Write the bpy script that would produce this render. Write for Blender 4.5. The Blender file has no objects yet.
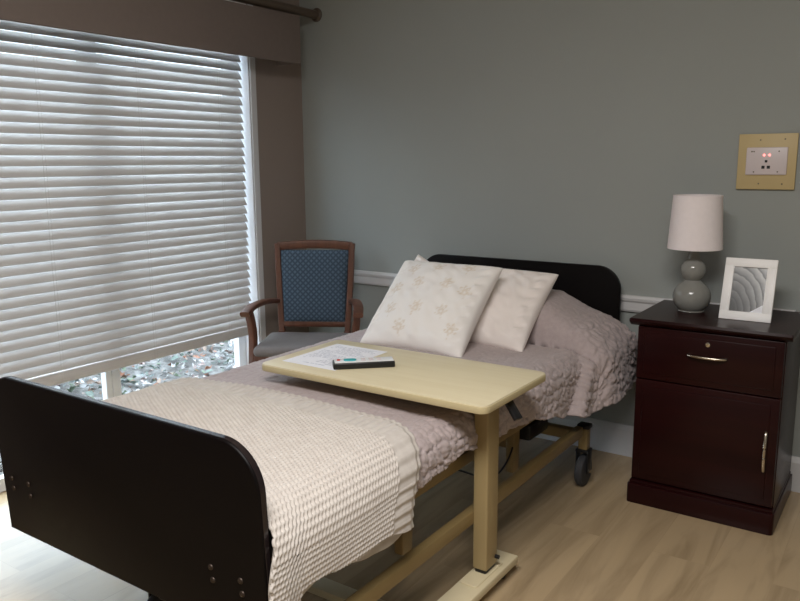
import bpy, bmesh, math, random
import numpy as np
from mathutils import Vector, Matrix
random.seed(7)
rng = np.random.default_rng(5)
SC = bpy.context.scene
COL = SC.collection
PI = math.pi

# ------------------------------------------------------------------ materials
def lin(c):
    return tuple(((v/255)/12.92 if v/255 <= .04045 else ((v/255+.055)/1.055)**2.4) for v in c)

class NT:
    def __init__(s, name):
        s.m = bpy.data.materials.new(name); s.m.use_nodes = True
        s.t = s.m.node_tree; s.b = s.t.nodes['Principled BSDF']; s.out = s.t.nodes['Material Output']
    def n(s, typ, **kw):
        nd = s.t.nodes.new(typ)
        for k, v in kw.items():
            if k.startswith('_'): setattr(nd, k[1:], v)
            else: nd.inputs[k.replace('_', ' ')].default_value = v
        return nd
    def l(s, a, b): s.t.links.new(a, b)
    def coords(s, scale=(1, 1, 1), rot=(0, 0, 0), kind='Object'):
        tc = s.n('ShaderNodeTexCoord'); mp = s.n('ShaderNodeMapping')
        mp.inputs['Scale'].default_value = scale; mp.inputs['Rotation'].default_value = rot
        s.l(tc.outputs[kind], mp.inputs['Vector']); return mp.outputs['Vector']
    def noise(s, vec, scale, detail=3, rough=.5):
        nd = s.n('ShaderNodeTexNoise', Scale=scale, Detail=detail, Roughness=rough)
        s.l(vec, nd.inputs['Vector']); return nd.outputs['Fac']
    def ramp(s, fac, stops):
        r = s.n('ShaderNodeValToRGB'); e = r.color_ramp.elements
        while len(e) < len(stops): e.new(.5)
        for i, (p, c) in enumerate(stops):
            e[i].position = p; e[i].color = (*c, 1)
        s.l(fac, r.inputs['Fac']); return r.outputs['Color']
    def bump(s, h, strength=.3, dist=.002):
        b = s.n('ShaderNodeBump', Strength=strength, Distance=dist)
        s.l(h, b.inputs['Height']); s.l(b.outputs['Normal'], s.b.inputs['Normal'])

def base(name, srgb, rough=.6, metal=0., var=.06, nscale=8., bump=0., bscale=300., bdist=.001, spec=.5, sheen=0.):
    """plain material with slight procedural variation"""
    M = NT(name); c = lin(srgb)
    v = M.coords()
    f = M.noise(v, nscale, 4)
    col = M.ramp(f, [(.25, tuple(x*(1-var) for x in c)), (.75, tuple(min(1, x*(1+var)) for x in c))])
    M.l(col, M.b.inputs['Base Color'])
    M.b.inputs['Roughness'].default_value = rough; M.b.inputs['Metallic'].default_value = metal
    M.b.inputs['Specular IOR Level'].default_value = spec
    if sheen:
        M.b.inputs['Sheen Weight'].default_value = sheen; M.b.inputs['Sheen Roughness'].default_value = .6
    if bump: M.bump(M.noise(v, bscale, 2), bump, bdist)
    return M.m

def wood(name, a, b, rough=.35, axis=2, scale=14., spec=.5):
    M = NT(name); s = [1, 1, 1]; s[axis] = .08
    v = M.coords(tuple(s))
    f = M.noise(v, scale, 6, .6)
    M.l(M.ramp(f, [(.3, lin(a)), (.7, lin(b))]), M.b.inputs['Base Color'])
    M.b.inputs['Roughness'].default_value = rough; M.b.inputs['Specular IOR Level'].default_value = spec
    M.bump(f, .08, .0006)
    return M.m

def mth(op, a, b=None):
    nd = M.n('ShaderNodeMath', _operation=op)
    for i, x in enumerate((a, b)):
        if x is None: continue
        if isinstance(x, (int, float)): nd.inputs[i].default_value = x
        else: M.l(x, nd.inputs[i])
    return nd.outputs[0]
MT = {}
MT['wall_green'] = base('wall_green_paint', (154, 158, 155), .75, var=.02, nscale=2, bump=.15, bscale=220, bdist=.0006, spec=.3)
MT['wall_taupe'] = base('wall_taupe_paint', (142, 129, 122), .8, var=.02, nscale=2, bump=.15, bscale=220, bdist=.0006, spec=.3)
MT['ceiling'] = base('ceiling_paint', (225, 222, 216), .9, var=.02)
MT['trim'] = base('trim_white_paint', (206, 205, 206), .5, var=.02)
MT['casing'] = base('casing_paint', (205, 205, 208), .55, var=.02)
MT['reveal'] = base('reveal_white_paint', (232, 233, 238), .6, var=.01)
MT['vinyl'] = base('white_vinyl_frame', (225, 228, 232), .4, var=.01)
MT['gasket'] = base('dark_gasket', (30, 32, 36), .6)
MT['valance'] = base('valance_fabric', (126, 115, 110), .9, var=.03, nscale=40, bump=.3, bscale=500, spec=.2)
MT['rod'] = base('rod_brown', (88, 76, 66), .45, var=.05)
MT['board'] = wood('espresso_laminate', (9, 6, 7), (12, 8, 8), .42, axis=0, scale=20, spec=.14)
MT['board_highlight'] = base('edge_highlight_strip', (34, 27, 28), .22, var=.05)  # paler and glossier than the board, added for its edge highlight
MT['bolt'] = base('bronze_bolt', (66, 56, 49), .5, metal=.7)
MT['tan_metal'] = base('tan_enamelled_steel', (130, 110, 72), .4, var=.03)
MT['black_plastic'] = base('black_plastic', (18, 18, 20), .4, var=.05)
MT['rubber'] = base('grey_rubber', (52, 52, 55), .65, var=.05)
MT['chrome'] = base('brushed_nickel', (200, 190, 175), .25, metal=1., var=.03)
MT['mattress'] = base('mattress_ticking', (120, 125, 140), .8)
MT['mahogany'] = wood('dark_mahogany_veneer', (30, 8, 9), (40, 12, 12), .30, axis=0, scale=18, spec=.2)
MT['chairwood'] = wood('walnut_stained_wood', (82, 50, 37), (106, 68, 50), .35, axis=2, scale=22)
MT['tablepost'] = base('table_post_enamel', (160, 140, 100), .4, var=.02)
MT['tablebase'] = base('table_base_enamel', (214, 200, 166), .4, var=.02)
MT['ceramic'] = base('grey_glazed_ceramic', (136, 135, 130), .12, var=.05, nscale=30)
MT['shade'] = base('white_linen_shade', (238, 229, 230), .85, var=.02, nscale=60, bump=.2, bscale=600)
MT['white_lacquer'] = base('white_frame_lacquer', (242, 240, 239), .45, var=.01)
MT['plate'] = base('beige_wall_plate', (196, 175, 128), .5, var=.02)
MT['outlet'] = base('outlet_white_plastic', (214, 203, 204), .4, var=.01)
MT['hole'] = base('socket_black', (8, 8, 9), .6)
MT['screw'] = base('grey_screw', (120, 112, 96), .4, metal=.5)
MT['paper'] = base('white_paper', (236, 236, 242), .85, var=.01)
M = NT('printed_paper'); v = M.coords()          # faint, unreadable print lines
sx = M.n('ShaderNodeSeparateXYZ'); M.l(v, sx.inputs[0])
row = mth('LESS_THAN', mth('FRACT', mth('MULTIPLY', sx.outputs['Y'], 78.)), .38)
mg = mth('MULTIPLY', mth('LESS_THAN', mth('ABSOLUTE', sx.outputs['X']), .088), mth('LESS_THAN', mth('ABSOLUTE', sx.outputs['Y']), .118))
wd = mth('GREATER_THAN', M.noise(M.coords((150, 78, 1)), 1.0, 0), .42)
gap = mth('GREATER_THAN', M.noise(M.coords((9, 26, 1)), 1.0, 0), .40)
ink = mth('MULTIPLY', mth('MULTIPLY', row, mg), mth('MULTIPLY', wd, gap))
M.l(M.ramp(ink, [(0, lin((236, 236, 242))), (1, lin((184, 186, 198)))]), M.b.inputs['Base Color']); M.b.inputs['Roughness'].default_value = .85; MT['printed'] = M.m
MT['remote_face'] = base('remote_white_face', (228, 230, 232), .4)
MT['teal'] = base('teal_button', (60, 172, 180), .45)
MT['red'] = base('red_button', (214, 60, 54), .45)
MT['cord'] = base('ladder_cord', (215, 210, 205), .8)
MT['pillow_plain'] = base('cream_pillow_cotton', (238, 229, 224), .9, var=.02, bump=.25, bscale=420, spec=.2, sheen=.2)

# table laminate: pale maple
M = NT('pale_maple_laminate'); v = M.coords((.35, 6, 6))
f = M.noise(v, 6, 5, .6)
M.l(M.ramp(f, [(.3, lin((212, 199, 166))), (.7, lin((219, 208, 177)))]), M.b.inputs['Base Color'])
M.b.inputs['Roughness'].default_value = .42; MT['laminate'] = M.m
MT['edgeband'] = base('maple_edge_band', (194, 179, 140), .45, var=.02)

# floor planks along Y
M = NT('oak_vinyl_planks')
v = M.coords((1, 1, 1), (0, 0, PI/2))
br = M.n('ShaderNodeTexBrick', Scale=1., _offset=.37, _squash=1.)
br.inputs['Brick Width'].default_value = 1.22; br.inputs['Row Height'].default_value = .178
br.inputs['Mortar Size'].default_value = .0012; br.inputs['Mortar Smooth'].default_value = .2
br.inputs['Color1'].default_value = (.0, .0, .0, 1); br.inputs['Color2'].default_value = (1, 1, 1, 1); br.inputs['Mortar'].default_value = (.5, .5, .5, 1)
M.l(v, br.inputs['Vector'])
tone = M.ramp(br.outputs['Color'], [(0, lin((180, 157, 124))), (1, lin((184, 161, 128)))])
# warp the grain so it swirls
v2 = M.coords((5.5, .75, 1)); 
nz = M.n('ShaderNodeTexNoise', Scale=1.6, Detail=5, Roughness=.55, Distortion=1.2); M.l(v2, nz.inputs['Vector'])
off = M.n('ShaderNodeVectorMath', _operation='MULTIPLY_ADD'); off.inputs[1].default_value = (3, 3, 3)
M.l(br.outputs['Color'], off.inputs[0]); M.l(v2, off.inputs[2]); M.l(off.outputs[0], nz.inputs['Vector'])
grain = M.ramp(nz.outputs['Fac'], [(.3, (.62, .60, .57)), (.52, (.98, .98, .98)), (.75, (1.08, 1.07, 1.05))])
mx = M.n('ShaderNodeMix', _data_type='RGBA', _blend_type='MULTIPLY'); mx.inputs['Factor'].default_value = .8
M.l(tone, mx.inputs[6]); M.l(grain, mx.inputs[7])
mo = M.n('ShaderNodeMix', _data_type='RGBA', _blend_type='MIX'); mo.inputs[7].default_value = (*lin((158, 134, 104)), 1)
M.l(mth('MULTIPLY', br.outputs['Fac'], .3), mo.inputs['Factor']); M.l(mx.outputs[2], mo.inputs[6])
M.l(mo.outputs[2], M.b.inputs['Base Color']); M.b.inputs['Roughness'].default_value = .27
M.bump(nz.outputs['Fac'], .06, .001); MT['floor'] = M.m

# slats: slightly translucent faux-wood vinyl
M = NT('vinyl_blind_slats')
c = lin((224, 219, 217)); M.b.inputs['Base Color'].default_value = (*c, 1); M.b.inputs['Roughness'].default_value = .5
g = M.noise(M.coords((30, 1, 30)), 9, 4); M.l(M.ramp(g, [(.3, lin((200, 196, 193))), (.7, lin((210, 206, 203)))]), M.b.inputs['Base Color'])
tr = M.n('ShaderNodeBsdfTranslucent'); tr.inputs['Color'].default_value = (*lin((226, 222, 220)), 1)
ms = M.n('ShaderNodeMixShader'); ms.inputs['Fac'].default_value = .11
M.l(M.b.outputs[0], ms.inputs[1]); M.l(tr.outputs[0], ms.inputs[2]); M.l(ms.outputs[0], M.out.inputs['Surface']); MT['slat'] = M.m

# window glass: clear sheet with a weak reflection
M = NT('window_glass'); tp = M.n('ShaderNodeBsdfTransparent'); tp.inputs['Color'].default_value = (.95, .97, .97, 1)
gl = M.n('ShaderNodeBsdfGlossy'); gl.inputs['Roughness'].default_value = .02
ms = M.n('ShaderNodeMixShader'); ms.inputs['Fac'].default_value = .05
M.l(tp.outputs[0], ms.inputs[1]); M.l(gl.outputs[0], ms.inputs[2]); M.l(ms.outputs[0], M.out.inputs['Surface']); MT['glass'] = M.m

# quilt
M = NT('mauve_grey_matelasse'); v = M.coords()
f = M.noise(v, 60, 4, .6)
M.l(M.ramp(f, [(.3, lin((170, 156, 155))), (.7, lin((181, 167, 166)))]), M.b.inputs['Base Color'])
M.b.inputs['Roughness'].default_value = .85; M.b.inputs['Specular IOR Level'].default_value = .2
M.b.inputs['Sheen Weight'].default_value = .25; M.b.inputs['Sheen Roughness'].default_value = .5
M.bump(M.noise(v, 190, 3, .6), .35, .0025); MT['quilt'] = M.m

# waffle throw
M = NT('cream_cotton_knit'); v = M.coords()
M.l(M.ramp(M.noise(v, 40, 3), [(.3, lin((194, 186, 179))), (.7, lin((204, 197, 190)))]), M.b.inputs['Base Color'])
M.b.inputs['Roughness'].default_value = .92; M.b.inputs['Specular IOR Level'].default_value = .15
M.bump(M.noise(v, 700, 2), .3, .001); MT['knit'] = M.m

# embroidered pillow: cream cloth with tan stitched motifs held in a mesh attribute
M = NT('embroidered_cream_cotton'); at = M.n('ShaderNodeAttribute', _attribute_name='stitch')
mx = M.n('ShaderNodeMix', _data_type='RGBA'); mx.inputs[6].default_value = (*lin((238, 233, 229)), 1); mx.inputs[7].default_value = (*lin((205, 182, 150)), 1)
M.l(at.outputs['Fac'], mx.inputs['Factor']); M.l(mx.outputs[2], M.b.inputs['Base Color'])
M.b.inputs['Roughness'].default_value = .9; M.b.inputs['Specular IOR Level'].default_value = .2
M.bump(M.noise(M.coords(), 420, 2), .25, .001); MT['pillow_emb'] = M.m

# chair back fabric: blue with small diamonds
M = NT('blue_diamond_upholstery'); v = M.coords((1, 0, 1), (0, PI/4, 0))
ck = M.n('ShaderNodeTexVoronoi', Scale=52., _distance='CHEBYCHEV'); ck.inputs['Randomness'].default_value = 0.
M.l(v, ck.inputs['Vector'])
M.l(M.ramp(ck.outputs['Distance'], [(.15, lin((82, 97, 111))), (.5, lin((44, 57, 71)))]), M.b.inputs['Base Color'])
M.b.inputs['Roughness'].default_value = .8; M.b.inputs['Specular IOR Level'].default_value = .25
M.bump(ck.outputs['Distance'], .3, .001); MT['chairback'] = M.m
MT['chairseat'] = base('grey_taupe_upholstery', (120, 114, 112), .8, var=.05, nscale=50, bump=.3, bscale=300, spec=.25)

# framed black and white photograph: curled layered bands
M = NT('grey_layered_print'); v = M.coords()
sep = M.n('ShaderNodeSeparateXYZ'); M.l(v, sep.inputs[0])
def mathn(op, a, b=None):
    nd = M.n('ShaderNodeMath', _operation=op)
    for i, x in enumerate((a, b)):
        if x is None: continue
        if isinstance(x, (int, float)): nd.inputs[i].default_value = x
        else: M.l(x, nd.inputs[i])
    return nd.outputs[0]
px = mathn('ADD', sep.outputs['X'], .055); pz = mathn('ADD', sep.outputs['Z'], .075)
rr = mathn('SQRT', mathn('ADD', mathn('POWER', mathn('MULTIPLY', px, 1.35), 2.), mathn('POWER', mathn('MULTIPLY', pz, .92), 2.)))
nzz = mathn('MULTIPLY', M.noise(v, 14, 3), .034)
ph = mathn('FRACT', mathn('MULTIPLY', mathn('SUBTRACT', mathn('POWER', mathn('MULTIPLY', mathn('ADD', rr, nzz), 7.5), .8), .02), 6.))
shade_ = M.ramp(ph, [(0, (.003, .003, .003)), (.07, (.01, .01, .01)), (.20, (.13, .13, .13)), (.9, (.42, .42, .42)), (1., (.03, .03, .03))])
gm = M.ramp(mathn('ADD', mathn('MULTIPLY', mathn('ADD', rr, 0.), 5.2), mathn('MULTIPLY', M.noise(v, 22, 2), .25)), [(.27, (.02, .02, .02)), (.66, (.5, .5, .5)), (1., (1.0, 1.0, 1.0))])
mg_ = M.n('ShaderNodeMix', _data_type='RGBA', _blend_type='MULTIPLY'); mg_.inputs['Factor'].default_value = 1.
M.l(shade_, mg_.inputs[6]); M.l(gm, mg_.inputs[7]); M.l(mg_.outputs[2], M.b.inputs['Base Color']); M.b.inputs['Roughness'].default_value = .3; MT['print'] = M.m

# small red lit indicators
M = NT('red_indicator_led'); M.b.inputs['Base Color'].default_value = (.8, .1, .08, 1)
M.b.inputs['Emission Color'].default_value = (1, .22, .2, 1); M.b.inputs['Emission Strength'].default_value = 2.2; MT['led'] = M.m

# outside ground and leaves
M = NT('woodland_soil'); v = M.coords()
M.l(M.ramp(M.noise(v, 16, 5, .7), [(.3, lin((60, 56, 54))), (.5, lin((100, 97, 94))), (.7, lin((138, 136, 134)))]), M.b.inputs['Base Color'])
M.b.inputs['Roughness'].default_value = .95; MT['soil'] = M.m
M = NT('fallen_leaves'); at = M.n('ShaderNodeAttribute', _attribute_name='tint')
M.l(at.outputs['Color'], M.b.inputs['Base Color']); M.b.inputs['Roughness'].default_value = .7; MT['leaf'] = M.m
MT['bark'] = base('tree_bark', (90, 80, 72), .9, var=.25, nscale=20)
MT['foliage'] = base('evergreen_leaves', (70, 84, 60), .7, var=.3, nscale=20)

# ------------------------------------------------------------------ mesh helpers
def link(name, bm, mat, parent=None, smooth=None, loc=None):
    me = bpy.data.meshes.new(name); bm.normal_update(); bm.to_mesh(me); bm.free()
    o = bpy.data.objects.new(name, me); COL.objects.link(o)
    me.materials.append(MT[mat])
    if smooth is not None:
        me.polygons.foreach_set('use_smooth', [True]*len(me.polygons))
        if smooth < 180:
            me.set_sharp_from_angle(angle=math.radians(smooth))
    if parent: o.parent = parent
    if loc: o.location = loc
    return o

def grid_obj(name, P, mat, parent=None, closed_u=False):
    """P: (n,m,3) array -> smooth quad grid object"""
    n, m, _ = P.shape
    me = bpy.data.meshes.new(name)
    idx = np.arange(n*m).reshape(n, m)
    a = idx[:-1, :-1].ravel(); b = idx[1:, :-1].ravel(); c = idx[1:, 1:].ravel(); d = idx[:-1, 1:].ravel()
    F = np.stack([a, b, c, d], 1)
    me.vertices.add(n*m); me.vertices.foreach_set('co', P.reshape(-1).astype(np.float32))
    me.loops.add(F.size); me.loops.foreach_set('vertex_index', F.reshape(-1).astype(np.int32))
    me.polygons.add(len(F)); me.polygons.foreach_set('loop_start', np.arange(0, F.size, 4, dtype=np.int32))
    me.update(calc_edges=True); me.validate()
    me.polygons.foreach_set('use_smooth', [True]*len(me.polygons))
    o = bpy.data.objects.new(name, me); COL.objects.link(o); me.materials.append(MT[mat])
    if parent: o.parent = parent
    return o

def box(bm, lo, hi, r=0., seg=2, M_=None):
    t = bmesh.new(); bmesh.ops.create_cube(t, size=1)
    s = [hi[i]-lo[i] for i in range(3)]; c = [(hi[i]+lo[i])/2 for i in range(3)]
    for v in t.verts: v.co = Vector((v.co.x*s[0]+c[0], v.co.y*s[1]+c[1], v.co.z*s[2]+c[2]))
    if r: bmesh.ops.bevel(t, geom=list(t.edges), offset=min(r, min(s)*.49), segments=seg, profile=.5, affect='EDGES')
    if M_ is not None: t.transform(M_)
    merge(bm, t)

def merge(bm, t):
    me = bpy.data.meshes.new('tmp'); t.to_mesh(me); t.free(); bm.from_mesh(me); bpy.data.meshes.remove(me)

def prism(bm, poly, axis, a, b, r=0., seg=2, M_=None):
    """polygon (2D list) extruded along axis from a to b; rims bevelled"""
    t = bmesh.new()
    def P(u, v, w):
        return (w, u, v) if axis == 0 else (u, w, v) if axis == 1 else (u, v, w)
    lo = [t.verts.new(P(u, v, a)) for u, v in poly]; hi = [t.verts.new(P(u, v, b)) for u, v in poly]
    n = len(poly)
    t.faces.new(lo); t.faces.new(hi[::-1])
    for i in range(n): t.faces.new((lo[(i+1) % n], lo[i], hi[i], hi[(i+1) % n]))
    bmesh.ops.recalc_face_normals(t, faces=t.faces)
    if r:
        rim = [e for e in t.edges if (e.verts[0] in lo) == (e.verts[1] in lo)]
        bmesh.ops.bevel(t, geom=rim, offset=r, segments=seg, profile=.5, affect='EDGES')
    if M_ is not None: t.transform(M_)
    merge(bm, t)

def rrect(x0, z0, x1, z1, r, n=8):
    """r: radii for (bl, br, tr, tl)"""
    if not isinstance(r, (list, tuple)): r = (r,)*4
    pts = []
    for (cx, cz, rad, a0) in ((x0, z0, r[0], PI), (x1, z0, r[1], 1.5*PI), (x1, z1, r[2], 0), (x0, z1, r[3], .5*PI)):
        sx = 1 if cx == x0 else -1; sz = 1 if cz == z0 else -1
        if rad <= 0: pts.append((cx, cz)); continue
        for i in range(n+1):
            a = a0 + .5*PI*i/n
            pts.append((cx+sx*rad+rad*math.cos(a), cz+sz*rad+rad*math.sin(a)))
    return pts

def lathe(bm, prof, c=(0, 0, 0), n=48, M_=None):
    t = bmesh.new(); rings = []
    for r, z in prof:
        if r < 1e-5: rings.append([t.verts.new((0, 0, z))])
        else: rings.append([t.verts.new((r*math.cos(2*PI*i/n), r*math.sin(2*PI*i/n), z)) for i in range(n)])
    for A, B in zip(rings, rings[1:]):
        for i in range(n):
            j = (i+1) % n
            if len(A) == 1 and len(B) == 1: break
            if len(A) == 1: t.faces.new((A[0], B[j], B[i]))
            elif len(B) == 1: t.faces.new((A[i], A[j], B[0]))
            else: t.faces.new((A[i], A[j], B[j], B[i]))
    bmesh.ops.recalc_face_normals(t, faces=t.faces)
    if M_ is not None: t.transform(M_)
    t.transform(Matrix.Translation(c)); merge(bm, t)

def tube(bm, pts, r, n=12, flat=None):
    """round bar through points; r scalar or list; flat=(a,b) multiplies the two cross axes"""
    pts = [Vector(p) for p in pts]; t = bmesh.new(); rings = []
    up = Vector((0, 0, 1))
    for i, p in enumerate(pts):
        d = (pts[min(i+1, len(pts)-1)]-pts[max(i-1, 0)]).normalized()
        a = up.cross(d)
        if a.length < .05: a = Vector((1, 0, 0)).cross(d) if abs(d.x) < .9 else Vector((0, 1, 0)).cross(d)
        a.normalize(); b = d.cross(a).normalized()
        rr = r[i] if isinstance(r, (list, tuple)) else r
        fa, fb = flat or (1, 1)
        rings.append([t.verts.new(p+a*(rr*fa*math.cos(2*PI*k/n))+b*(rr*fb*math.sin(2*PI*k/n))) for k in range(n)])
    for A, B in zip(rings, rings[1:]):
        for k in range(n): t.faces.new((A[k], A[(k+1) % n], B[(k+1) % n], B[k]))
    t.faces.new(rings[0][::-1]); t.faces.new(rings[-1])
    bmesh.ops.recalc_face_normals(t, faces=t.faces); merge(bm, t)

def bar(bm, pts, w, h, r=.004):
    """rectangular-section bar swept through points, section w (sideways) x h (up), rounded a little"""
    pts = [Vector(p) for p in pts]; t = bmesh.new(); rings = []
    sec = rrect(-w/2, -h/2, w/2, h/2, min(r, w*.45, h*.45), 2)
    side0 = None
    for i, p in enumerate(pts):
        d = (pts[min(i+1, len(pts)-1)]-pts[max(i-1, 0)]).normalized()
        a = Vector((0, 0, 1)).cross(d)
        if a.length < .25: a = side0.copy() if side0 else Vector((1, 0, 0))
        a = (a-d*a.dot(d)).normalized(); side0 = a; b = d.cross(a).normalized()
        rings.append([t.verts.new(p+a*u+b*v) for u, v in sec])
    n = len(sec)
    for A, B in zip(rings, rings[1:]):
        for k in range(n): t.faces.new((A[k], A[(k+1) % n], B[(k+1) % n], B[k]))
    t.faces.new(rings[0][::-1]); t.faces.new(rings[-1])
    bmesh.ops.recalc_face_normals(t, faces=t.faces); merge(bm, t)

def curve_pts(p, n=10):
    """Catmull-Rom through points"""
    p = [Vector(q) for q in p]; out = []
    for i in range(len(p)-1):
        a, b, c, d = p[max(i-1, 0)], p[i], p[i+1], p[min(i+2, len(p)-1)]
        for k in range(n):
            t = k/n
            out.append(.5*((2*b)+(c-a)*t+(2*a-5*b+4*c-d)*t*t+(3*b-a-3*c+d)*t**3))
    out.append(p[-1]); return out

def B(): return bmesh.new()
def tag(o, label=None, cat=None, group=None, kind=None):
    if label: o['label'] = label
    if cat: o['category'] = cat
    if group: o['group'] = group
    if kind: o['kind'] = kind
    return o
def thing(name, label, cat, loc=(0, 0, 0), rz=0., group=None):
    o = bpy.data.objects.new(name, None); COL.objects.link(o)
    o.location = loc; o.rotation_euler = (0, 0, rz); o.empty_display_size = .1
    return tag(o, label, cat, group)
def part(name, mat, parent, fn, smooth=35):
    """build a mesh in WORLD coordinates, then parent it keeping its place"""
    bm = B(); fn(bm)
    o = link(name, bm, mat, None, smooth)
    if parent:
        top = parent; mw = Matrix.Identity(4)
        while top: 
            mw = (Matrix.Translation(top.location) @ top.rotation_euler.to_matrix().to_4x4()) @ mw; top = top.parent
        o.data.transform(mw.inverted()); o.parent = parent
    return o
def lpart(name, mat, parent, fn, smooth=35):
    bm = B(); fn(bm); return link(name, bm, mat, parent, smooth)
def struct(name, mat, fn, label=None, cat=None, smooth=None):
    bm = B(); fn(bm); o = link(name, bm, mat, None, smooth); o['kind'] = 'structure'
    if label: tag(o, label, cat)
    return o

def sstep(a, b, x):
    t = np.clip((x-a)/(b-a), 0, 1); return t*t*(3-2*t)
def vnoise(u, v, seed=0):
    """smooth 2D value noise on arrays"""
    r = np.random.default_rng(seed).random((64, 64))
    iu = np.floor(u).astype(int); iv = np.floor(v).astype(int); fu = u-iu; fv = v-iv
    fu = fu*fu*(3-2*fu); fv = fv*fv*(3-2*fv)
    g = lambda a, b: r[a % 64, b % 64]
    return (g(iu, iv)*(1-fu)+g(iu+1, iv)*fu)*(1-fv)+(g(iu, iv+1)*(1-fu)+g(iu+1, iv+1)*fu)*fv
def voro(u, v, seed=0, jit=.85):
    """2D Voronoi on arrays: (F1, F2-F1)"""
    rr = np.random.default_rng(seed); jx = rr.random((64, 64)); jy = rr.random((64, 64))
    iu = np.floor(u).astype(int); iv = np.floor(v).astype(int)
    f1 = np.full(u.shape, 9.); f2 = np.full(u.shape, 9.)
    for a in (-1, 0, 1):
        for b in (-1, 0, 1):
            cu, cv = iu+a, iv+b
            x = cu+.5+jit*(jx[cu % 64, cv % 64]-.5); y = cv+.5+jit*(jy[cu % 64, cv % 64]-.5)
            d = np.hypot(u-x, v-y)
            f2 = np.where(d < f1, f1, np.minimum(f2, d)); f1 = np.minimum(f1, d)
    return f1, f2-f1
def normals(P):
    du = np.gradient(P, axis=0); dv = np.gradient(P, axis=1)
    n = np.cross(du, dv); return n/np.maximum(np.linalg.norm(n, axis=2, keepdims=True), 1e-9)

# ------------------------------------------------------------------ the room
WX1, WY1, CZ = 4.4, -5.2, 2.5
WIN0, WIN1, WTOP = -2.02, -.38, 2.0
struct('floor', 'floor', lambda b: box(b, (-.14, WY1, -.05), (WX1, 0, 0)))
struct('ceiling', 'ceiling', lambda b: box(b, (-.14, WY1, CZ), (WX1, .1, CZ+.1)))
struct('wall_back', 'wall_green', lambda b: box(b, (-.14, 0, 0), (WX1, .1, CZ)))
def wl(b):
    box(b, (-.14, WIN1, 0), (0, 0, CZ)); box(b, (-.14, WY1, 0), (0, WIN0, CZ)); box(b, (-.14, WIN0, WTOP), (0, WIN1, CZ))
struct('wall_left', 'wall_taupe', wl)
struct('wall_right', 'wall_green', lambda b: box(b, (WX1, WY1, 0), (WX1+.1, .1, CZ)))
struct('wall_front', 'wall_green', lambda b: box(b, (-.14, WY1-.1, 0), (WX1+.1, WY1, CZ)))
def rail(b):
    prof = [(-.0, .632), (-.012, .632), (-.016, .640), (-.016, .672), (-.022, .680), (-.024, .690), (-.018, .7007), (0, .7007)]
    prism(b, prof, 0, 0.0, 2.402)
struct('trim_1', 'trim', rail)
def bb(b):
    prof = [(0, 0), (-.016, 0), (-.016, .115), (-.010, .128), (-.006, .136), (0, .136)]
    prism(b, prof, 0, .0, WX1)
struct('baseboard_back', 'trim', bb)
def casing(b):
    box(b, (0.001, WIN1, 0), (.009, WIN1+.038, WTOP), .003)
struct('trim_2', 'casing', casing)
def reveal(b):
    box(b, (-.139, WIN1-.006, .0), (.0005, WIN1, WTOP)); box(b, (-.139, WIN0, .0), (.0005, WIN0+.006, WTOP)); box(b, (-.139, WIN0, WTOP-.006), (.0005, WIN1, WTOP))
struct('trim_3', 'reveal', reveal)

# window: floor-length two-pane slider
def wf(b):
    x0, x1 = -.135, -.095
    box(b, (x0, WIN0+.006, .0), (x1, WIN1-.006, .055), .003); box(b, (x0, WIN0+.006, 1.94), (x1, WIN1-.006, 1.994), .003)
    box(b, (x0, WIN1-.056, .055), (x1, WIN1-.006, 1.94), .003); box(b, (x0, WIN0+.006, .055), (x1, WIN0+.056, 1.94), .003)
win = struct('window_1', 'vinyl', wf, 'white floor-length sliding window behind the blinds, leaf litter outside its glass', 'window')
lpart('mullion', 'vinyl', win, lambda b: (box(b, (-.132, -1.185, .055), (-.098, -1.143, 1.94), .003), box(b, (-.125, -1.222, .055), (-.09, -1.192, 1.94), .003)))
lpart('gasket', 'gasket', win, lambda b: box(b, (-.128, -1.192, .055), (-.104, -1.185, 1.94)))
lpart('glass_pane', 'glass', win, lambda b: box(b, (-.118, -1.143, .055), (-.114, WIN1-.056, 1.94)))
lpart('glass_pane', 'glass', win, lambda b: box(b, (-.112, WIN0+.056, .055), (-.108, -1.222, 1.94)))

# outside ground, rising away from the house
gx = np.linspace(-.15, -9, 60); gy = np.linspace(-7, 9, 80)
GX, GY = np.meshgrid(gx, gy, indexing='ij')
def gz(x, y): return -.06 + .11*np.clip(-x-.3, 0, 9) + .05*(vnoise(x*1.7+20, y*1.7+20, 3)-.5)
g = grid_obj('outside_ground', np.stack([GX, GY, gz(GX, GY)], 2), 'soil'); g['kind'] = 'structure'
nL = 9000
lx = -.25-rng.random(nL)**1.3*3.6; ly = -2.4+rng.random(nL)*5.2
bm = B(); layer = bm.verts.layers.float_color.new('tint')
pal = [lin(c) for c in ((226, 222, 220), (206, 200, 198), (168, 178, 176), (140, 156, 146), (196, 168, 150), (176, 120, 92), (120, 136, 110), (214, 190, 184), (240, 238, 238))]
for i in range(nL):
    s = .013+.020*random.random(); z = float(gz(np.array([lx[i]]), np.array([ly[i]]))[0])
    R = Matrix.Rotation(random.random()*6.28, 4, 'Z') @ Matrix.Rotation(random.uniform(-.7, .7), 4, 'X')
    shape = [(-1, 0, 0), (-.35, .45, .12), (.35, .4, .15), (1, 0, .05), (.35, -.4, .15), (-.35, -.45, .12)]
    vs = [bm.verts.new(R @ (Vector(p)*s)+Vector((lx[i], ly[i], z+.012+random.random()*.025))) for p in shape]
    c = random.choice(pal); k = random.uniform(.2, .66)
    for v in vs: v[layer] = (c[0]*k, c[1]*k, c[2]*k, 1)
    bm.faces.new((vs[0], vs[1], vs[2], vs[3])); bm.faces.new((vs[0], vs[3], vs[4], vs[5]))
lo = link('leaf_litter', bm, 'leaf'); tag(lo, 'pale and rust fallen leaves scattered over the ground outside the window', 'leaves', kind='stuff')

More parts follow.
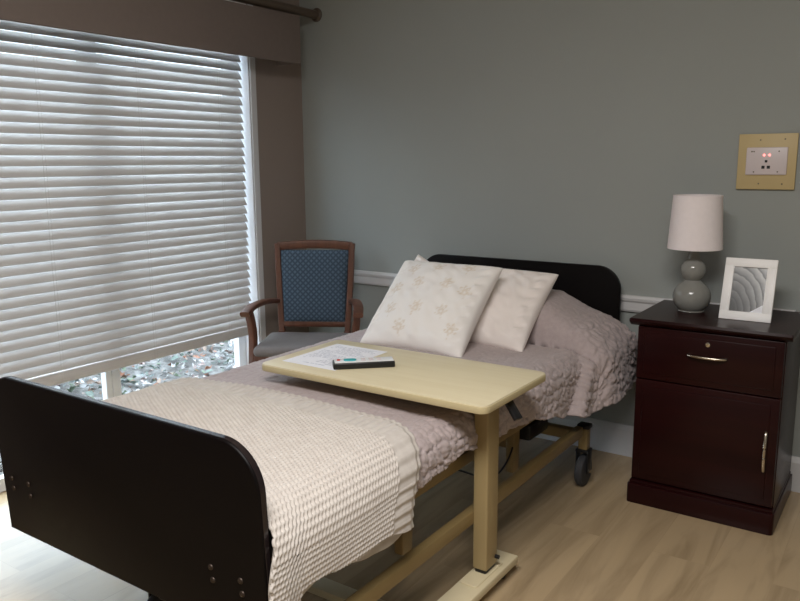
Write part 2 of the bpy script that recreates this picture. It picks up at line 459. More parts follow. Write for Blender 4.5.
# ------------------------------------------------------------------ blind, valance, rod
BX = -.045
bl = thing('window_blind', 'wide white slatted blind covering most of the window, lowered to bed height', 'window blind', (BX, -1.2, .38))
bm = B(); pitch = .0404; z = .462; k = 0
SY0, SY1 = WIN0+.014, WIN1-.018
while z < 1.93:
    th = math.radians(57 + random.uniform(-1.6, 1.6)); w = .05; sag = random.uniform(-.0012, .0012)
    cs = []
    for j in range(7):                       # crowned cross-section
        u = (j/6-.5); cr = .0035*(1-4*u*u)
        cs.append((-(u*w)*math.cos(th)+cr*math.sin(th), u*w*math.sin(th)+cr*math.cos(th)))
    ny = 2; t = bmesh.new(); rows = []
    tilt = random.uniform(-.0012, .0012)
    for yy, dz in ((SY0, tilt), (SY1, -tilt)):
        top = [t.verts.new((BX+a, yy, z+b+dz)) for a, b in cs]
        bot = [t.verts.new((BX+a-.0028*math.sin(th), yy, z+b+dz-.0028*math.cos(th))) for a, b in cs[::-1]]
        rows.append(top+bot)
    n = len(rows[0])
    for i in range(n): t.faces.new((rows[0][i], rows[0][(i+1) % n], rows[1][(i+1) % n], rows[1][i]))
    t.faces.new(rows[0][::-1]); t.faces.new(rows[1])
    bmesh.ops.recalc_face_normals(t, faces=t.faces); merge(bm, t)
    z += pitch; k += 1
o = link('slats', bm, 'slat', None, 40); o.data.transform(Matrix.Translation((-BX, 1.2, -.38))); o.parent = bl
part('bottom_rail', 'slat', bl, lambda b: prism(b, rrect(BX-.012, .386, BX+.014, .437, .009, 4), 1, SY0, SY1, .002))
part('headrail', 'vinyl', bl, lambda b: box(b, (BX-.03, SY0, 1.935), (BX+.03, SY1, 1.99), .003))
for yy in (-.56, -1.01, -1.46, -1.88):
    part('ladder_cord', 'cord', bl, lambda b: (tube(b, [(BX+.020, yy, .40), (BX+.020, yy, 1.95)], 0.0006, 6), tube(b, [(BX+.020, yy+.012, .40), (BX+.020, yy+.012, 1.95)], .0004, 6)))

va = thing('valance', 'taupe fabric-covered box valance mounted above the window blind', 'valance', (0, -1.2, 1.73))
part('front_board', 'valance', va, lambda b: box(b, (.13, -2.35, 1.734), (.15, -.166, 1.957), .005))
part('top_board', 'valance', va, lambda b: box(b, (.0, -2.33, 1.937), (.131, -.180, 1.955), .003))
part('end_return', 'valance', va, lambda b: box(b, (.0, -.186, 1.737), (.131, -.168, 1.955), .004))
cr = thing('curtain_rod', 'thick brown curtain rod running above the valance into the corner wall', 'curtain rod', (.117, -.002, 1.99))
part('pole', 'rod', cr, lambda b: tube(b, [(.117, -2.6, 1.992), (.117, -.012, 1.992)], .021, 20), 40)
part('wall_flange', 'rod', cr, lambda b: lathe(b, [(0, 0), (.034, 0), (.034, .006), (.026, .012), (0, .012)], (.117, -.001, 1.992), 24, Matrix.Rotation(PI/2, 4, 'X')))

# ------------------------------------------------------------------ hospital bed
XC = 1.283; FY = -2.1454; HY = -.084
bed = thing('hospital_bed', 'adjustable hospital bed with dark end boards and a tan steel frame', 'bed', (XC, -1.1, 0))
hb = part('headboard', 'board', bed, lambda b: prism(b, rrect(.8005, .30, 1.7655, .8248, (.02, .02, .10, .10), 12), 1, HY, HY+.022, .004, 3))
FBT = Matrix.Translation((0, FY, .45)) @ Matrix.Rotation(math.radians(2.6), 4, 'X') @ Matrix.Translation((0, -FY, -.45))
fb = part('footboard', 'board', bed, lambda b: prism(b, rrect(.8005, .284, 1.7655, .7231, (.004, .004, .10, .09), 12), 1, FY, FY+.024, .006, 3, FBT))
for x, z in ((.846, .441), (.850, .414), (.925, .444), (.928, .411), (1.608, .426), (1.611, .397), (1.695, .423), (1.697, .394)):
    part('bolt', 'bolt', fb, lambda b: lathe(b, [(0, .004), (.003, .0045), (.006, .003), (.0075, 0), (0, 0)], (x, FY+.0005-.045*(z-.45), z), 16, Matrix.Rotation(PI/2, 4, 'X')))
part('edge_band', 'board_highlight', fb, lambda b: prism(b, rrect(.7997, .2832, 1.7663, .7239, (.005, .005, .1005, .0905), 16), 1, FY+.006, FY+.018, .0005, 1, FBT))  # glossy strip added round the footboard so its rim catches a highlight
part('mattress', 'mattress', bed, lambda b: box(b, (.835, -2.085, .425), (1.73, -.085, .535), .05, 4))
def deck(b):
    for x in (.86, 1.695): box(b, (x, -2.10, .375), (x+.03, -.085, .415), .004)
    for y in (-2.0, -1.55, -1.1, -.6, -.15): box(b, (.875, y, .38), (1.70, y+.03, .41), .004)
part('deck_frame', 'tan_metal', bed, deck)
def lower(b):
    for x in (.802, 1.735): box(b, (x, -1.92, .212), (x+.03, -.44, .253), .005)
    for y in (-1.96, -.50): box(b, (.83, y, .213), (1.737, y+.04, .252), .004)
part('base_frame', 'tan_metal', bed, lower)
for x in (.95, 1.60):
    part('lift_arm', 'tan_metal', bed, lambda b: bar(b, [(x, -1.72, .24), (x, -1.30, .385)], .025, .04))
    part('lift_arm', 'tan_metal', bed, lambda b: bar(b, [(x, -.72, .24), (x, -1.05, .385)], .025, .04))
for y in (-1.55, -.88): part('deck_strut', 'tan_metal', bed, lambda b: box(b, (1.655, y, .20), (1.685, y+.05, .40), .005))
part('drive_motor', 'black_plastic', bed, lambda b: box(b, (1.24, -2.04, .17), (1.44, -1.72, .36), .035, 4))
part('actuator', 'black_plastic', bed, lambda b: tube(b, [(1.3, -1.72, .27), (1.3, -.9, .33)], .022, 14))
part('control_box', 'black_plastic', bed, lambda b: box(b, (1.60, -.78, .285), (1.70, -.62, .345), .01))
part('latch', 'black_plastic', bed, lambda b: box(b, (1.665, -1.62, .325), (1.72, -1.545, .355), .008))
def cable(b): tube(b, curve_pts([(1.66, -.80, .33), (1.69, -.93, .27), (1.68, -1.03, .24), (1.62, -1.12, .28), (1.60, -1.2, .33)], 8), .0035, 8)
part('power_cable', 'black_plastic', bed, cable)
def caster(x, y):
    c = thing('caster', None, None, (x, y, 0)); c.parent = bed; c.location = (x-XC, y+1.1, 0)
    lpart('wheel', 'rubber', c, lambda b: lathe(b, [(.012, -.016), (.05, -.016), (.058, -.014), (.063, -.007), (.063, .007), (.058, .014), (.05, .016), (.012, .016)], (0, 0, .063), 32, Matrix.Rotation(PI/2, 4, 'Y')))
    lpart('fork', 'black_plastic', c, lambda b: (box(b, (-.026, -.02, .055), (-.019, .02, .15), .003), box(b, (.019, -.02, .055), (.026, .02, .15), .003), box(b, (-.026, -.024, .14), (.026, .024, .152), .003)))
    lpart('stem', 'tan_metal', c, lambda b: box(b, (-.018, -.018, .15), (.018, .018, .235), .003))
    lpart('axle', 'chrome', c, lambda b: lathe(b, [(0, -.03), (.007, -.03), (.007, .03), (0, .03)], (0, 0, .063), 12, Matrix.Rotation(PI/2, 4, 'Y')))
    lpart('stem_cap', 'black_plastic', c, lambda b: box(b, (-.024, -.022, .235), (.024, .022, .252), .004))
for x, y in ((1.755, -.40), (.812, -.40), (1.66, -1.99), (1.17, -1.95)): caster(x, y)

# ------------------------------------------------------------------ quilt over the bed
HT = .562
def drape(T, Y, lift=0.):
    """bed surface: T = arc length across the bed from its centre line (+ is the near side), Y along it"""
    s = np.sign(T); t = np.abs(T)
    head = sstep(-.50, -.40, Y)
    a = .41 + .045*head*np.where(s > 0, 1, .3); r = .07; L = r*PI/2
    th = np.clip((t-a)/r, 0, PI/2); dep = np.clip(t-a-L, 0, None)
    yc = -.44 - .75*np.clip(t-a, 0, None)                 # slanting fold on the side
    hs = sstep(0, .022, Y-yc)
    fold = np.where(s > 0, 1, .5)*sstep(-.02, .10, t-a)
    x = np.minimum(t, a) + r*np.sin(th) + .036*hs*fold + dep*(.02+.10*hs*np.where(s > 0, 1, .2))
    x = x + fold*.007*np.exp(-((Y-yc-.03)/.028)**2) + .007*np.sin(Y*13+t*9)*np.clip(dep*9, 0, 1)
    z = HT - r*(1-np.cos(th)) - dep - .010*sstep(.1, .41, t)
    X = XC + s*x
    fy = np.clip(1-((Y+.255)/.20)**4, 0, 1)**.5
    fx = np.clip((1.90-X)/.36, 0, 1)*np.clip((X-.70)/.30, 0, 1); amp = .165*(.5+.5*sstep(1.38, 1.50, X))
    z = z + amp*fy*fx*np.clip(1-dep*5, 0, 1)*np.where(th > 0, .9, 1)
    z = z - .020*np.exp(-((Y+.456)/.015)**2)*sstep(1.35, 1.5, X)*np.clip(1-dep*8, 0, 1)
    P = np.stack([X, Y, z], 2)
    if lift: P = P + normals(P)*lift*NS
    return P
nt, ny = 330, 430
yy = np.linspace(-2.085, -.066, ny); ss = np.linspace(-1, 1, nt)
S, Y = np.meshgrid(ss, yy, indexing='ij')
hem_near = np.interp(yy, [-2.08, -1.55, -1.39, -1.0, -.80, -.66, -.56, -.48, -.36, -.15, -.06], [.43, .43, .447, .42, .385, .345, .325, .325, .345, .352, .345]) + .004*np.sin(yy*40)
t_near = .41+.045*sstep(-.5, -.4, yy)+.07*PI/2+(HT-.09-hem_near)
t_far = .41+.11+.14
T = np.where(S > 0, S*t_near[None, :], S*t_far)
P0 = drape(T, Y)
n0 = normals(P0); NS = 1.0 if n0[nt//2, ny//2, 2] > 0 else -1.0
n0 = n0*NS
side = sstep(.36, .50, np.abs(T))
wu = T/.034 + .9*vnoise(T*22+9, Y*22+7, 1); wv = Y/.034 + .9*vnoise(T*22+31, Y*22+5, 2)
f1, e = voro(wu+40, wv+90, 11)
puff = 1-np.exp(-e/.14)
fu, fe = voro(wu*2.3+15, wv*2.3+8, 12); puff2 = 1-np.exp(-fe/.25)
cr_ = vnoise(T*150+5, Y*60+3, 4)
D = side*(.009*puff+.004*puff2+.003*cr_) + (1-side)*(.0030*puff+.0010*puff2)
crk = sstep(-.72, -.5, Y)*side
D = D + crk*(.010*(vnoise(T*75+3, Y*38+11, 6)-.5)+.007*(vnoise(T*60+13, Y*110+1, 16)-.5))
Pq = P0 + n0*D[..., None]
q = grid_obj('quilt', Pq, 'quilt'); tag(q, 'mauve-grey stitched quilt spread over the bed and hanging down its side', 'quilt')
so = q.modifiers.new('thick', 'SOLIDIFY'); so.thickness = .008; so.offset = -1 if NS > 0 else 1

# ------------------------------------------------------------------ waffle throw at the foot
def throw_grid(nu, nv, y0, y1, ta, tb_fn, lift_base, disp=None):   # the near end edge slants back down the side
    yv = np.linspace(y0, y1, nv); sv = np.linspace(0, 1, nu)
    S_, Y_ = np.meshgrid(sv, yv, indexing='ij'); tb = tb_fn(yv)
    T_ = ta + S_*(tb[None, :]-ta)
    wk = (Y_-y0)/(y1-y0)
    Yk = Y_ - .135*sstep(.34, .62, T_)*wk - .055*sstep(.42, .58, T_)*(1-wk)
    Pb = drape(T_, Yk); nb = normals(Pb)*NS
    d = lift_base + (disp(T_, Y_) if disp is not None else 0)
    return Pb + nb*np.broadcast_to(d, T_.shape)[..., None], T_, Y_
TA = .41+.07*PI/2
def hem_t(yv): return TA + (HT-.09-.385) + .14*sstep(-1.99, -2.09, yv) + .010*np.sin(yv*17+.6) + .030*sstep(-1.72, -1.58, yv)
def waff(T_, Y_):
    pt, py = .0115, .0128                                  # staggered rows of pits
    a = T_/pt; ra = np.floor(a); du_ = (a-ra-.5)*pt; b_ = Y_/py + .5*(ra % 2); dv_ = (b_-np.floor(b_)-.5)*py
    w = .0030 - .0062*np.exp(-((du_/.0042)**2+(dv_/.0046)**2))
    rib = .0022*np.sin(2*PI*(T_+.004*vnoise(T_*30, Y_*30, 8))/.026)*(np.abs(np.sin(PI*T_/.026))**.5)
    m = sstep(-1.648, -1.640, Y_)
    swell = .010*vnoise(T_*7+4, Y_*6+2, 9)*sstep(.40, .62, T_) + .006*vnoise(T_*5+14, Y_*9+2, 19)
    rim = -.006*sstep(-1.565, -1.545, Y_)
    return (w*(1-m)+rib*m) + swell + rim
Pt, T_, Y_ = throw_grid(720, 330, -2.112, -1.535, -.60, hem_t, .026, waff)
th_ = thing('throw_blanket', 'cream waffle-knit throw folded across the foot of the bed', 'blanket', (XC, -1.83, .38))
o = grid_obj('knit_layer', Pt - np.array([XC, -1.83, .38]), 'knit', th_)
so = o.modifiers.new('thick', 'SOLIDIFY'); so.thickness = .007; so.offset = -1 if NS > 0 else 1
def hem_u(yv): return hem_t(yv) + .020 + .014*np.sin(yv*19+2.2) - .05*sstep(-2.05, -2.1, yv)
Pu, _, _ = throw_grid(80, 160, -2.10, -1.565, .50, hem_u, .016, lambda a, b: .004*vnoise(a*20, b*20, 3))
o = grid_obj('under_layer', Pu - np.array([XC, -1.83, .38]), 'knit', th_)
so = o.modifiers.new('thick', 'SOLIDIFY'); so.thickness = .004; so.offset = -1 if NS > 0 else 1

# ------------------------------------------------------------------ throw pillows
def pillow(name, w, h, thick, c, X, U, mat, label, seed, motifs=None, roll=0.):
    X = Vector(X).normalized(); U = Vector(U); U = (U-X*U.dot(X)).normalized()
    if roll:
        X, U = X*math.cos(roll)+U*math.sin(roll), U*math.cos(roll)-X*math.sin(roll)
    N = X.cross(U); n = 110
    u = np.sin(np.linspace(-1, 1, n)*PI/2); UU, VV = np.meshgrid(u, u, indexing='ij')
    parts = []
    stitch = []
    for sgn in (1, -1):
        pinch = .06
        x = w/2*UU*(1-pinch*(1-VV**2)*np.abs(UU)**2); y = h/2*VV*(1-pinch*(1-UU**2)*np.abs(VV)**2)
        t = thick/2*(np.clip((1-UU**2)*(1-VV**2), 0, 1))**.37
        edge = np.clip(1-np.maximum(np.abs(UU), np.abs(VV)), 0, 1)
        wr = (vnoise(UU*7+VV*3+seed, VV*6+seed*3, seed)-.5)*.012 + .006*np.sin(26*(VV+.15*np.sin(UU*4)))*np.exp(-((np.abs(UU)-.86)/.10)**2)
        t = t + wr*np.clip(edge*6, 0, 1)
        parts.append((x, y, sgn*t))
    vs = []; me = bpy.data.meshes.new(name); idx = []
    verts = np.zeros((2, n, n, 3))
    for k, (x, y, t) in enumerate(parts): 
        for a in range(3): verts[k, ..., a] = x*X[a]+y*U[a]+t*N[a]
    V = verts.reshape(-1, 3); ids = np.arange(2*n*n).reshape(2, n, n)
    def quads(I, flip):
        a, b_, c_, d = I[:-1, :-1].ravel(), I[1:, :-1].ravel(), I[1:, 1:].ravel(), I[:-1, 1:].ravel()
        return np.stack([a, d, c_, b_] if flip else [a, b_, c_, d], 1)
    F = np.concatenate([quads(ids[0], False), quads(ids[1], True)])
    me.from_pydata(V.tolist(), [], F.tolist()); me.update()
    if motifs:
        st = np.zeros((2, n, n)); x, y, _ = parts[0]
        for mx_, my_, ang in motifs:
            ca, sa = math.cos(ang), math.sin(ang); p = (x-mx_)*ca+(y-my_)*sa; q_ = -(x-mx_)*sa+(y-my_)*ca
            for ox, oy, ra, rx, ry in ((0, 0, 0, .011, .013), (-.012, .016, .6, .006, .013), (.012, .016, -.6, .006, .013), (0, .022, 0, .005, .014), (-.016, -.004, 1.1, .005, .011), (.016, -.004, -1.1, .005, .011), (0, -.022, 0, .003, .012)):
                c2, s2 = math.cos(ra), math.sin(ra); pp = (p-ox)*c2+(q_-oy)*s2; qq = -(p-ox)*s2+(q_-oy)*c2
                d = np.sqrt((pp/rx)**2+(qq/ry)**2)
                st[0] = np.maximum(st[0], np.clip(1-np.abs(d-.75)/.5, 0, 1)*.55)
        at_ = me.attributes.new('stitch', 'FLOAT', 'POINT'); at_.data.foreach_set('value', st.reshape(-1).astype(np.float32))
    bm = bmesh.new(); bm.from_mesh(me); bmesh.ops.remove_doubles(bm, verts=bm.verts, dist=.0004); bm.to_mesh(me); bm.free()
    me.polygons.foreach_set('use_smooth', [True]*len(me.polygons))
    o = bpy.data.objects.new(name, me); COL.objects.link(o); me.materials.append(MT[mat]); o.location = c
    tag(o, label, 'pillow')
    return o
mot = [(x, y, a) for x, y, a in ((-.115, .135, .2), (-.01, .15, -.3), (.115, .165, .1), (-.145, .02, -.2), (-.055, .055, .3), (.065, .06, -.2), (.15, .04, .2), (-.12, -.085, .1), (-.01, -.07, -.2), (.10, -.07, .3), (-.05, -.155, .2), (.16, -.14, -.1))]
pillow('throw_pillow', .447, .445, .155, (1.216, -.66, .700), (1, .03, 0), (0, .34, .29), 'pillow_emb', 'cream square pillow embroidered with small tan motifs, frontmost on the bed', 3, mot)
pillow('throw_pillow', .43, .41, .14, (1.368, -.452, .682), (1, .012, -.012), (0, .3, .235), 'pillow_plain', 'plain cream square pillow leaning behind the embroidered pillow', 8)
pillow('throw_pillow', .35, .35, .11, (.985, -.335, .640), (1, .0, 0), (0, .45, .89), 'pillow_plain', 'pale pillow mostly hidden, one corner showing above the embroidered pillow', 14, roll=-.35)

# ------------------------------------------------------------------ overbed table
tb = thing('overbed_table', 'pale maple overbed table on a single tan post, rolled across the bed', 'table', (1.79, -1.27, 0))
TX0, TX1, TY0, TY1 = 1.070, 1.880, -1.454, -1.054
top = part('table_top', 'laminate', tb, lambda b: prism(b, rrect(TX0+.002, TY0+.002, TX1-.002, TY1-.002, .026, 6), 2, .609, .630, .0015, 2))
part('edge_band', 'edgeband', top, lambda b: prism(b, rrect(TX0, TY0, TX1, TY1, .028, 6), 2, .6075, .6265, .002, 2))
part('support_arm', 'black_plastic', tb, lambda b: box(b, (1.20, -1.30, .590), (1.84, -1.22, .6085), .004))
part('column', 'tablepost', tb, lambda b: box(b, (1.763, -1.302, .075), (1.809, -1.232, .592), .005, 3))
part('inner_column', 'black_plastic', tb, lambda b: box(b, (1.768, -1.297, .058), (1.804, -1.236, .09), .004))
base_ = part('base', 'tablebase', tb, lambda b: (box(b, (1.752, -1.62, .034), (1.832, -1.137, .060), .004), box(b, (1.20, -1.62, .034), (1.754, -1.56, .058), .004)))
part('base_plate', 'tablebase', base_, lambda b: prism(b, rrect(1.757, -1.372, 1.815, -1.20, .012, 5), 2, .0595, .064, .0015, 1))
for x, y in ((1.80, -1.19), (1.80, -1.59), (1.24, -1.59)):
    part('caster', 'black_plastic', tb, lambda b: (lathe(b, [(0, -.012), (.016, -.012), (.0175, -.008), (.0175, .008), (.016, .012), (0, .012)], (x, y, .0178), 20, Matrix.Rotation(PI/2, 4, 'Y')), box(b, (x-.015, y-.012, .024), (x+.015, y+.012, .0345), .002)))
part('height_lever', 'black_plastic', tb, lambda b: bar(b, [(1.835, -1.27, .600), (1.858, -1.275, .592), (1.893, -1.285, .552)], .03, .012))
part('post_knob', 'black_plastic', tb, lambda b: lathe(b, [(0, 0), (.006, 0), (.006, .012), (0, .012)], (1.809, -1.245, .10), 12, Matrix.Rotation(PI/2, 4, 'Y')))

pa = thing('paper', 'white printed sheet of paper lying on the far end of the overbed table', 'paper', (1.222, -1.25, .6302))
def sheet(b): box(b, (1.115, -1.392, .6303), (1.331, -1.114, .6309))
part('sheet', 'printed', pa, sheet)

# remote: long box with white face
rm = thing('remote_control', 'black remote control with white face lying beside the paper on the table', 'remote control', (1.375, -1.305, .6302), math.radians(0))
d = Vector((1.461-1.321, -1.241+1.373, 0)); ang = math.atan2(d.y, d.x); rm.rotation_euler.z = ang
lpart('body', 'black_plastic', rm, lambda b: box(b, (-.095, -.026, .0002), (.095, .026, .020), .004, 3))
lpart('face', 'remote_face', rm, lambda b: box(b, (-.090, -.0235, .0198), (.092, .0235, .0226), .0015, 2))
lpart('button', 'red', rm, lambda b: lathe(b, [(0, .0255), (.004, .0255), (.0055, .0245), (.0055, .0224), (0, .0224)], (-.077, .004, 0), 16))
lpart('button', 'teal', rm, lambda b: prism(b, rrect(-.062, -.013, -.022, .013, .012, 5), 2, .0224, .0250, .0008, 1))
for i in range(6):
    lpart('button', 'outlet', rm, lambda b: box(b, (-.008+.024*(i % 3), -.015+.018*(i//3), .0224), (.006+.024*(i % 3), -.004+.018*(i//3), .0242), .0008, 1))

# ------------------------------------------------------------------ nightstand and what stands on it
NX0, NX1, NY, NZ = 1.950, 2.434, -.436, .6987
ns = thing('nightstand', 'dark mahogany bedside cabinet with one drawer above one door', 'nightstand', (2.19, -.23, 0))
part('carcass', 'mahogany', ns, lambda b: box(b, (NX0, NY+.018, .08), (NX1, -.03, .674), .002))
def ntop(b):
    prof = [(NY-.004, .672), (NY-.020, .684), (NY-.023, .690), (NY-.020, NZ), (-.026, NZ), (-.026, .672)]
    prism(b, prof, 0, NX0-.024, NX1+.021, .004, 2)
part('top', 'mahogany', ns, ntop)
part('plinth', 'mahogany', ns, lambda b: (prism(b, rrect(NX0-.006, NY-.016, NX1+.008, -.03, (.008, .014, 0, 0), 3), 2, 0, .076, .004, 2), box(b, (NX0-.001, NY-.004, .07), (NX1+.002, -.03, .086), .003)))
dr = part('drawer', 'mahogany', ns, lambda b: (box(b, (NX0+.003, NY, .4775), (NX1-.003, NY+.02, .668), .004, 2), box(b, (NX0+.028, NY-.003, .50), (NX1-.028, NY+.004, .648), .003, 2)))
do = part('door', 'mahogany', ns, lambda b: (box(b, (NX0+.003, NY, .092), (NX1-.003, NY+.02, .4735), .005, 2), box(b, (NX0+.03, NY-.003, .118), (NX1-.03, NY+.004, .45), .003, 2)))
yh = NY
part('handle', 'chrome', dr, lambda b: tube(b, curve_pts([(2.132, yh, .587), (2.134, yh-.012, .587), (2.160, yh-.022, .587), (2.194, yh-.025, .587), (2.228, yh-.022, .587), (2.254, yh-.012, .587), (2.256, yh, .587)], 6), .0055, 12, (1, .9)))
part('lock', 'chrome', dr, lambda b: lathe(b, [(0, .004), (.004, .005), (.008, .004), (.009, -.004), (0, -.004)], (2.194, yh-.003, .630), 20, Matrix.Rotation(PI/2, 4, 'X')))
part('handle', 'chrome', do, lambda b: tube(b, curve_pts([(2.397, yh, .356), (2.397, yh-.012, .354), (2.397, yh-.022, .325), (2.397, yh-.025, .288), (2.397, yh-.022, .251), (2.397, yh-.012, .222), (2.397, yh, .220)], 6), .0055, 12, (1, .9)))

lm = thing('table_lamp', 'grey double-gourd table lamp with white drum shade on the nightstand', 'lamp', (2.075, -.2, NZ))
prof = [(0, 0.0), (.046, .0)]
for i in range(19):
    a = math.radians(-50 + 108*i/18); prof.append((.0665*math.cos(a)+.001, .0520+.064*math.sin(a)))
for i in range(15):
    a = math.radians(-52 + 112*i/14); prof.append((.0440*math.cos(a), .1520+.046*math.sin(a)))
prof += [(.019, .205), (.016, .226), (0, .226)]
lpart('lamp_base', 'ceramic', lm, lambda b: lathe(b, prof, (0, 0, 0), 56), 50)
lpart('neck', 'chrome', lm, lambda b: lathe(b, [(0, .218), (.012, .218), (.012, .235), (.016, .237), (.016, .275), (0, .275)], (0, 0, 0), 24))
sh = lpart('lamp_shade', 'shade', lm, lambda b: lathe(b, [(.0955, .2320), (.0965, .2320), (.0965, .237), (.0855, .421), (.0862, .427), (.0850, .4275), (.0835, .427), (.0942, .237), (.0955, .2320)], (0, 0, 0), 64), 40)
lpart('bulb', 'white_lacquer', lm, lambda b: lathe(b, [(0, .275), (.013, .275), (.015, .29), (.028, .32), (.030, .338), (.022, .358), (0, .366)], (0, 0, 0), 24), 60)
lpart('shade_ring', 'chrome', lm, lambda b: [tube(b, [(.014*math.cos(a), .014*math.sin(a), .27), (.0935*math.cos(a), .0935*math.sin(a), .245)], .0015, 6) for a in (0, 2*PI/3, 4*PI/3)])

pf = thing('picture_frame', 'white picture frame with a grey curled-leaf print, propped beside the lamp', 'picture frame', (2.278, -.300, NZ+.001))
lean = math.radians(18.4)
pf.rotation_euler = (-lean, 0, math.radians(.5))
W, H, bw = .169, .221, .031
def frame_m(b):
    o_ = [(-W/2, 0), (W/2, 0), (W/2, H), (-W/2, H)]; 
    box(b, (-W/2, 0, .0), (W/2, .016, bw), .0015); box(b, (-W/2, 0, H-bw), (W/2, .016, H), .0015)
    box(b, (-W/2, 0, bw-.002), (-W/2+bw, .016, H-bw+.002), .0015); box(b, (W/2-bw, 0, bw-.002), (W/2, .016, H-bw+.002), .0015)
lpart('frame_moulding', 'white_lacquer', pf, frame_m)
pr = lpart('print', 'print', pf, lambda b: box(b, (-W/2+bw-.003, -.0015, -H/2+bw-.003), (W/2-bw+.003, .0015, H/2-bw+.003))); pr.location = (0, .0075, H/2)
lpart('print_corner', 'paper', pr, lambda b: prism(b, [(.012, -H/2+bw), (W/2-bw, -H/2+bw), (W/2-bw, -H/2+bw+.030)], 1, -.0022, -.0014))
lpart('backing', 'black_plastic', pf, lambda b: box(b, (-W/2+.004, .013, .004), (W/2-.004, .018, H-.004)))
lpart('easel_leg', 'black_plastic', pf, lambda b: bar(b, [(0, .018, .17), (0, .095, .034)], .04, .004, .001))

# ------------------------------------------------------------------ wall panel
wp = thing('wall_outlet_panel', 'beige square wall panel holding a white socket with two red lights', 'outlet panel', (2.265, 0, 1.244))
part('plate', 'plate', wp, lambda b: box(b, (2.166, -.014, 1.143), (2.364, 0.0, 1.345), .0025, 2))
ou = part('socket_plate', 'outlet', wp, lambda b: box(b, (2.196, -.022, 1.196), (2.335, -.012, 1.296), .004, 2))
for x in (2.257, 2.275):
    part('indicator', 'led', ou, lambda b: lathe(b, [(0, .003), (.0035, .0025), (.0045, 0), (0, 0)], (x, -.0215, 1.268), 16, Matrix.Rotation(PI/2, 4, 'X')))
for x, z, s in ((2.265, 1.2455, .0045), (2.256, 1.224, .0055), (2.274, 1.224, .0055)):
    part('socket_hole', 'hole', ou, lambda b: box(b, (x-s, -.0226, z-s), (x+s, -.021, z+s), .0006, 1))
for x, z in ((2.306, 1.281), (2.222, 1.281), (2.305, 1.207), (2.225, 1.207)):
    part('screw', 'screw', ou, lambda b: lathe(b, [(0, .0012), (.002, .001), (.0028, 0), (0, 0)], (x, -.0219, z), 12, Matrix.Rotation(PI/2, 4, 'X')))
part('printed_mark', 'screw', ou, lambda b: box(b, (2.212, -.0223, 1.2785), (2.2175, -.0219, 1.2835)))
for x, z in ((2.240, 1.3225), (2.322, 1.3245), (2.243, 1.164), (2.322, 1.163)):
    part('screw', 'screw', wp, lambda b: lathe(b, [(0, .0012), (.002, .001), (.003, 0), (0, 0)], (x, -.0139, z), 12, Matrix.Rotation(PI/2, 4, 'X')))

# ------------------------------------------------------------------ armchair in the corner
ch = thing('armchair', 'wooden armchair with blue diamond-pattern back standing in the corner', 'chair', (.405, -.474, 0), math.radians(30))
def crest(b):
    pts = [(x, .262-.012*(1-(x/.2)**2)*-1, .842+.012*(1-(x/.2)**2)) for x in np.linspace(-.187, .187, 13)]
    bar(b, pts, .030, .042, .008)
lpart('crest_rail', 'chairwood', ch, crest)
for s in (-1, 1):
    def post(b, s=s): bar(b, curve_pts([(s*.164, .20, .40), (s*.171, .218, .52), (s*.181, .243, .70), (s*.187, .262, .858)], 6), .030, .034, .007)
    bp = lpart('back_post', 'chairwood', ch, post)
    def rleg(b, s=s): bar(b, curve_pts([(s*.164, .20, .43), (s*.176, .21, .25), (s*.182, .25, 0)], 6), .034, .034, .006)
    lpart('leg', 'chairwood', ch, rleg)
    def fleg(b, s=s): bar(b, curve_pts([(s*.252, -.085, .580), (s*.246, -.066, .52), (s*.238, -.076, .44), (s*.236, -.11, .25), (s*.238, -.12, 0)], 6), .032, .036, .006)
    lpart('leg', 'chairwood', ch, fleg)
    def arm(b, s=s): bar(b, curve_pts([(s*.192, .22, .575), (s*.222, .11, .590), (s*.248, .0, .590), (s*.258, -.07, .580), (s*.262, -.115, .570)], 6), .046, .024, .008)
    lpart('arm', 'chairwood', ch, arm)
lpart('lower_back_rail', 'chairwood', ch, lambda b: bar(b, [(-.164, .208, .462), (.164, .208, .462)], .026, .030, .006))
def backpanel(b):
    n, m = 36, 44 
    t = bmesh.new()
    def ring(off):
        R_ = []
        for j in range(m+1):
            row = []
            for i in range(n+1):
                u = i/n*2-1; v = j/m; z = .476+v*.350
                w = .151+.020*v; y = .206+(.262-.206)*v
                puff_ = .014*((1-u**4)*(1-(2*v-1)**4))**.5
                row.append(t.verts.new((u*w, y+off*(.012+puff_), z)))
            R_.append(row)
        return R_
    A, Bk = ring(-1), ring(.6)
    for R_, fl in ((A, 0), (Bk, 1)):
        for j in range(m):
            for i in range(n):
                f = (R_[j][i], R_[j][i+1], R_[j+1][i+1], R_[j+1][i]); t.faces.new(f[::-1] if fl else f)
    for j in range(m):
        t.faces.new((A[j][0], A[j+1][0], Bk[j+1][0], Bk[j][0])); t.faces.new((A[j][n], Bk[j][n], Bk[j+1][n], A[j+1][n]))
    for i in range(n):
        t.faces.new((A[0][i], Bk[0][i], Bk[0][i+1], A[0][i+1])); t.faces.new((A[m][i], A[m][i+1], Bk[m][i+1], Bk[m][i]))
    bmesh.ops.recalc_face_normals(t, faces=t.faces); merge(b, t)
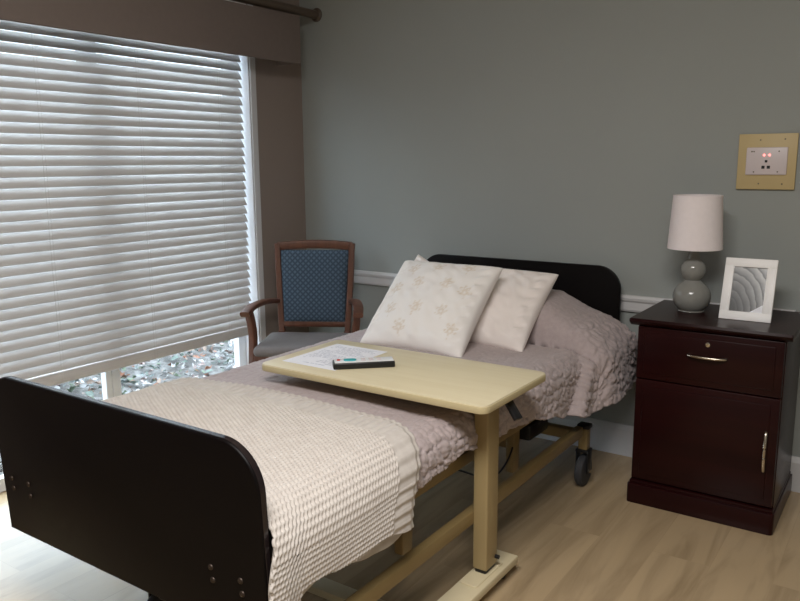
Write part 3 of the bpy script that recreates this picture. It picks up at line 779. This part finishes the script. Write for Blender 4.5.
lpart('backrest', 'chairback', ch, backpanel, 50)
lpart('seat', 'chairseat', ch, lambda b: box(b, (-.225, -.15, .375), (.225, .195, .425), .024, 4))
lpart('seat_frame', 'chairwood', ch, lambda b: box(b, (-.222, -.135, .33), (.222, .19, .38), .005))

# ------------------------------------------------------------------ light
w = bpy.data.worlds.new('overcast_sky'); SC.world = w; w.use_nodes = True
nt_ = w.node_tree; bg = nt_.nodes['Background']
bg.inputs['Color'].default_value = (.74, .87, 1.0, 1); bg.inputs['Strength'].default_value = 6.8
def area(name, loc, rot, sx, sy, e, col):
    l = bpy.data.lights.new(name, 'AREA'); l.shape = 'RECTANGLE'; l.size = sx; l.size_y = sy; l.energy = e; l.color = col
    o = bpy.data.objects.new(name, l); COL.objects.link(o); o.location = loc; o.rotation_euler = rot; return o
area('ceiling_lamp', (2.4, -2.9, 2.47), (0, 0, 0), 1.3, .65, 62, (1, .975, .95))

# ------------------------------------------------------------------ camera
f_px, yaw, pitch_, roll = 762.07, .6024, -.1792, -.0076
cyw, syw, cp, sp = math.cos(yaw), math.sin(yaw), math.cos(pitch_), math.sin(pitch_)
fwd = Vector((-syw*cp, cyw*cp, sp)); right = Vector((cyw, syw, 0)); up = right.cross(fwd)
crr, srr = math.cos(roll), math.sin(roll)
r2 = right*crr+up*srr; u2 = up*crr-right*srr
cam = bpy.data.cameras.new('camera'); co = bpy.data.objects.new('camera', cam); COL.objects.link(co)
cam.sensor_width = 36; cam.lens = 36*f_px/800; cam.clip_start = .05
mw = Matrix((r2, u2, -fwd)).transposed().to_4x4(); mw.translation = Vector((2.7643, -3.1237, 1.2513)); co.matrix_world = mw
SC.camera = co

SC.view_settings.view_transform = 'Standard'; SC.view_settings.look = 'None'
SC.view_settings.gamma = 1; SC.view_settings.exposure = 0.27; SC.view_settings.use_curve_mapping = False
SC.cycles.max_bounces = 10; SC.cycles.diffuse_bounces = 6; SC.cycles.transparent_max_bounces = 12
SC.cycles.sample_clamp_indirect = 8; SC.cycles.use_denoising = True
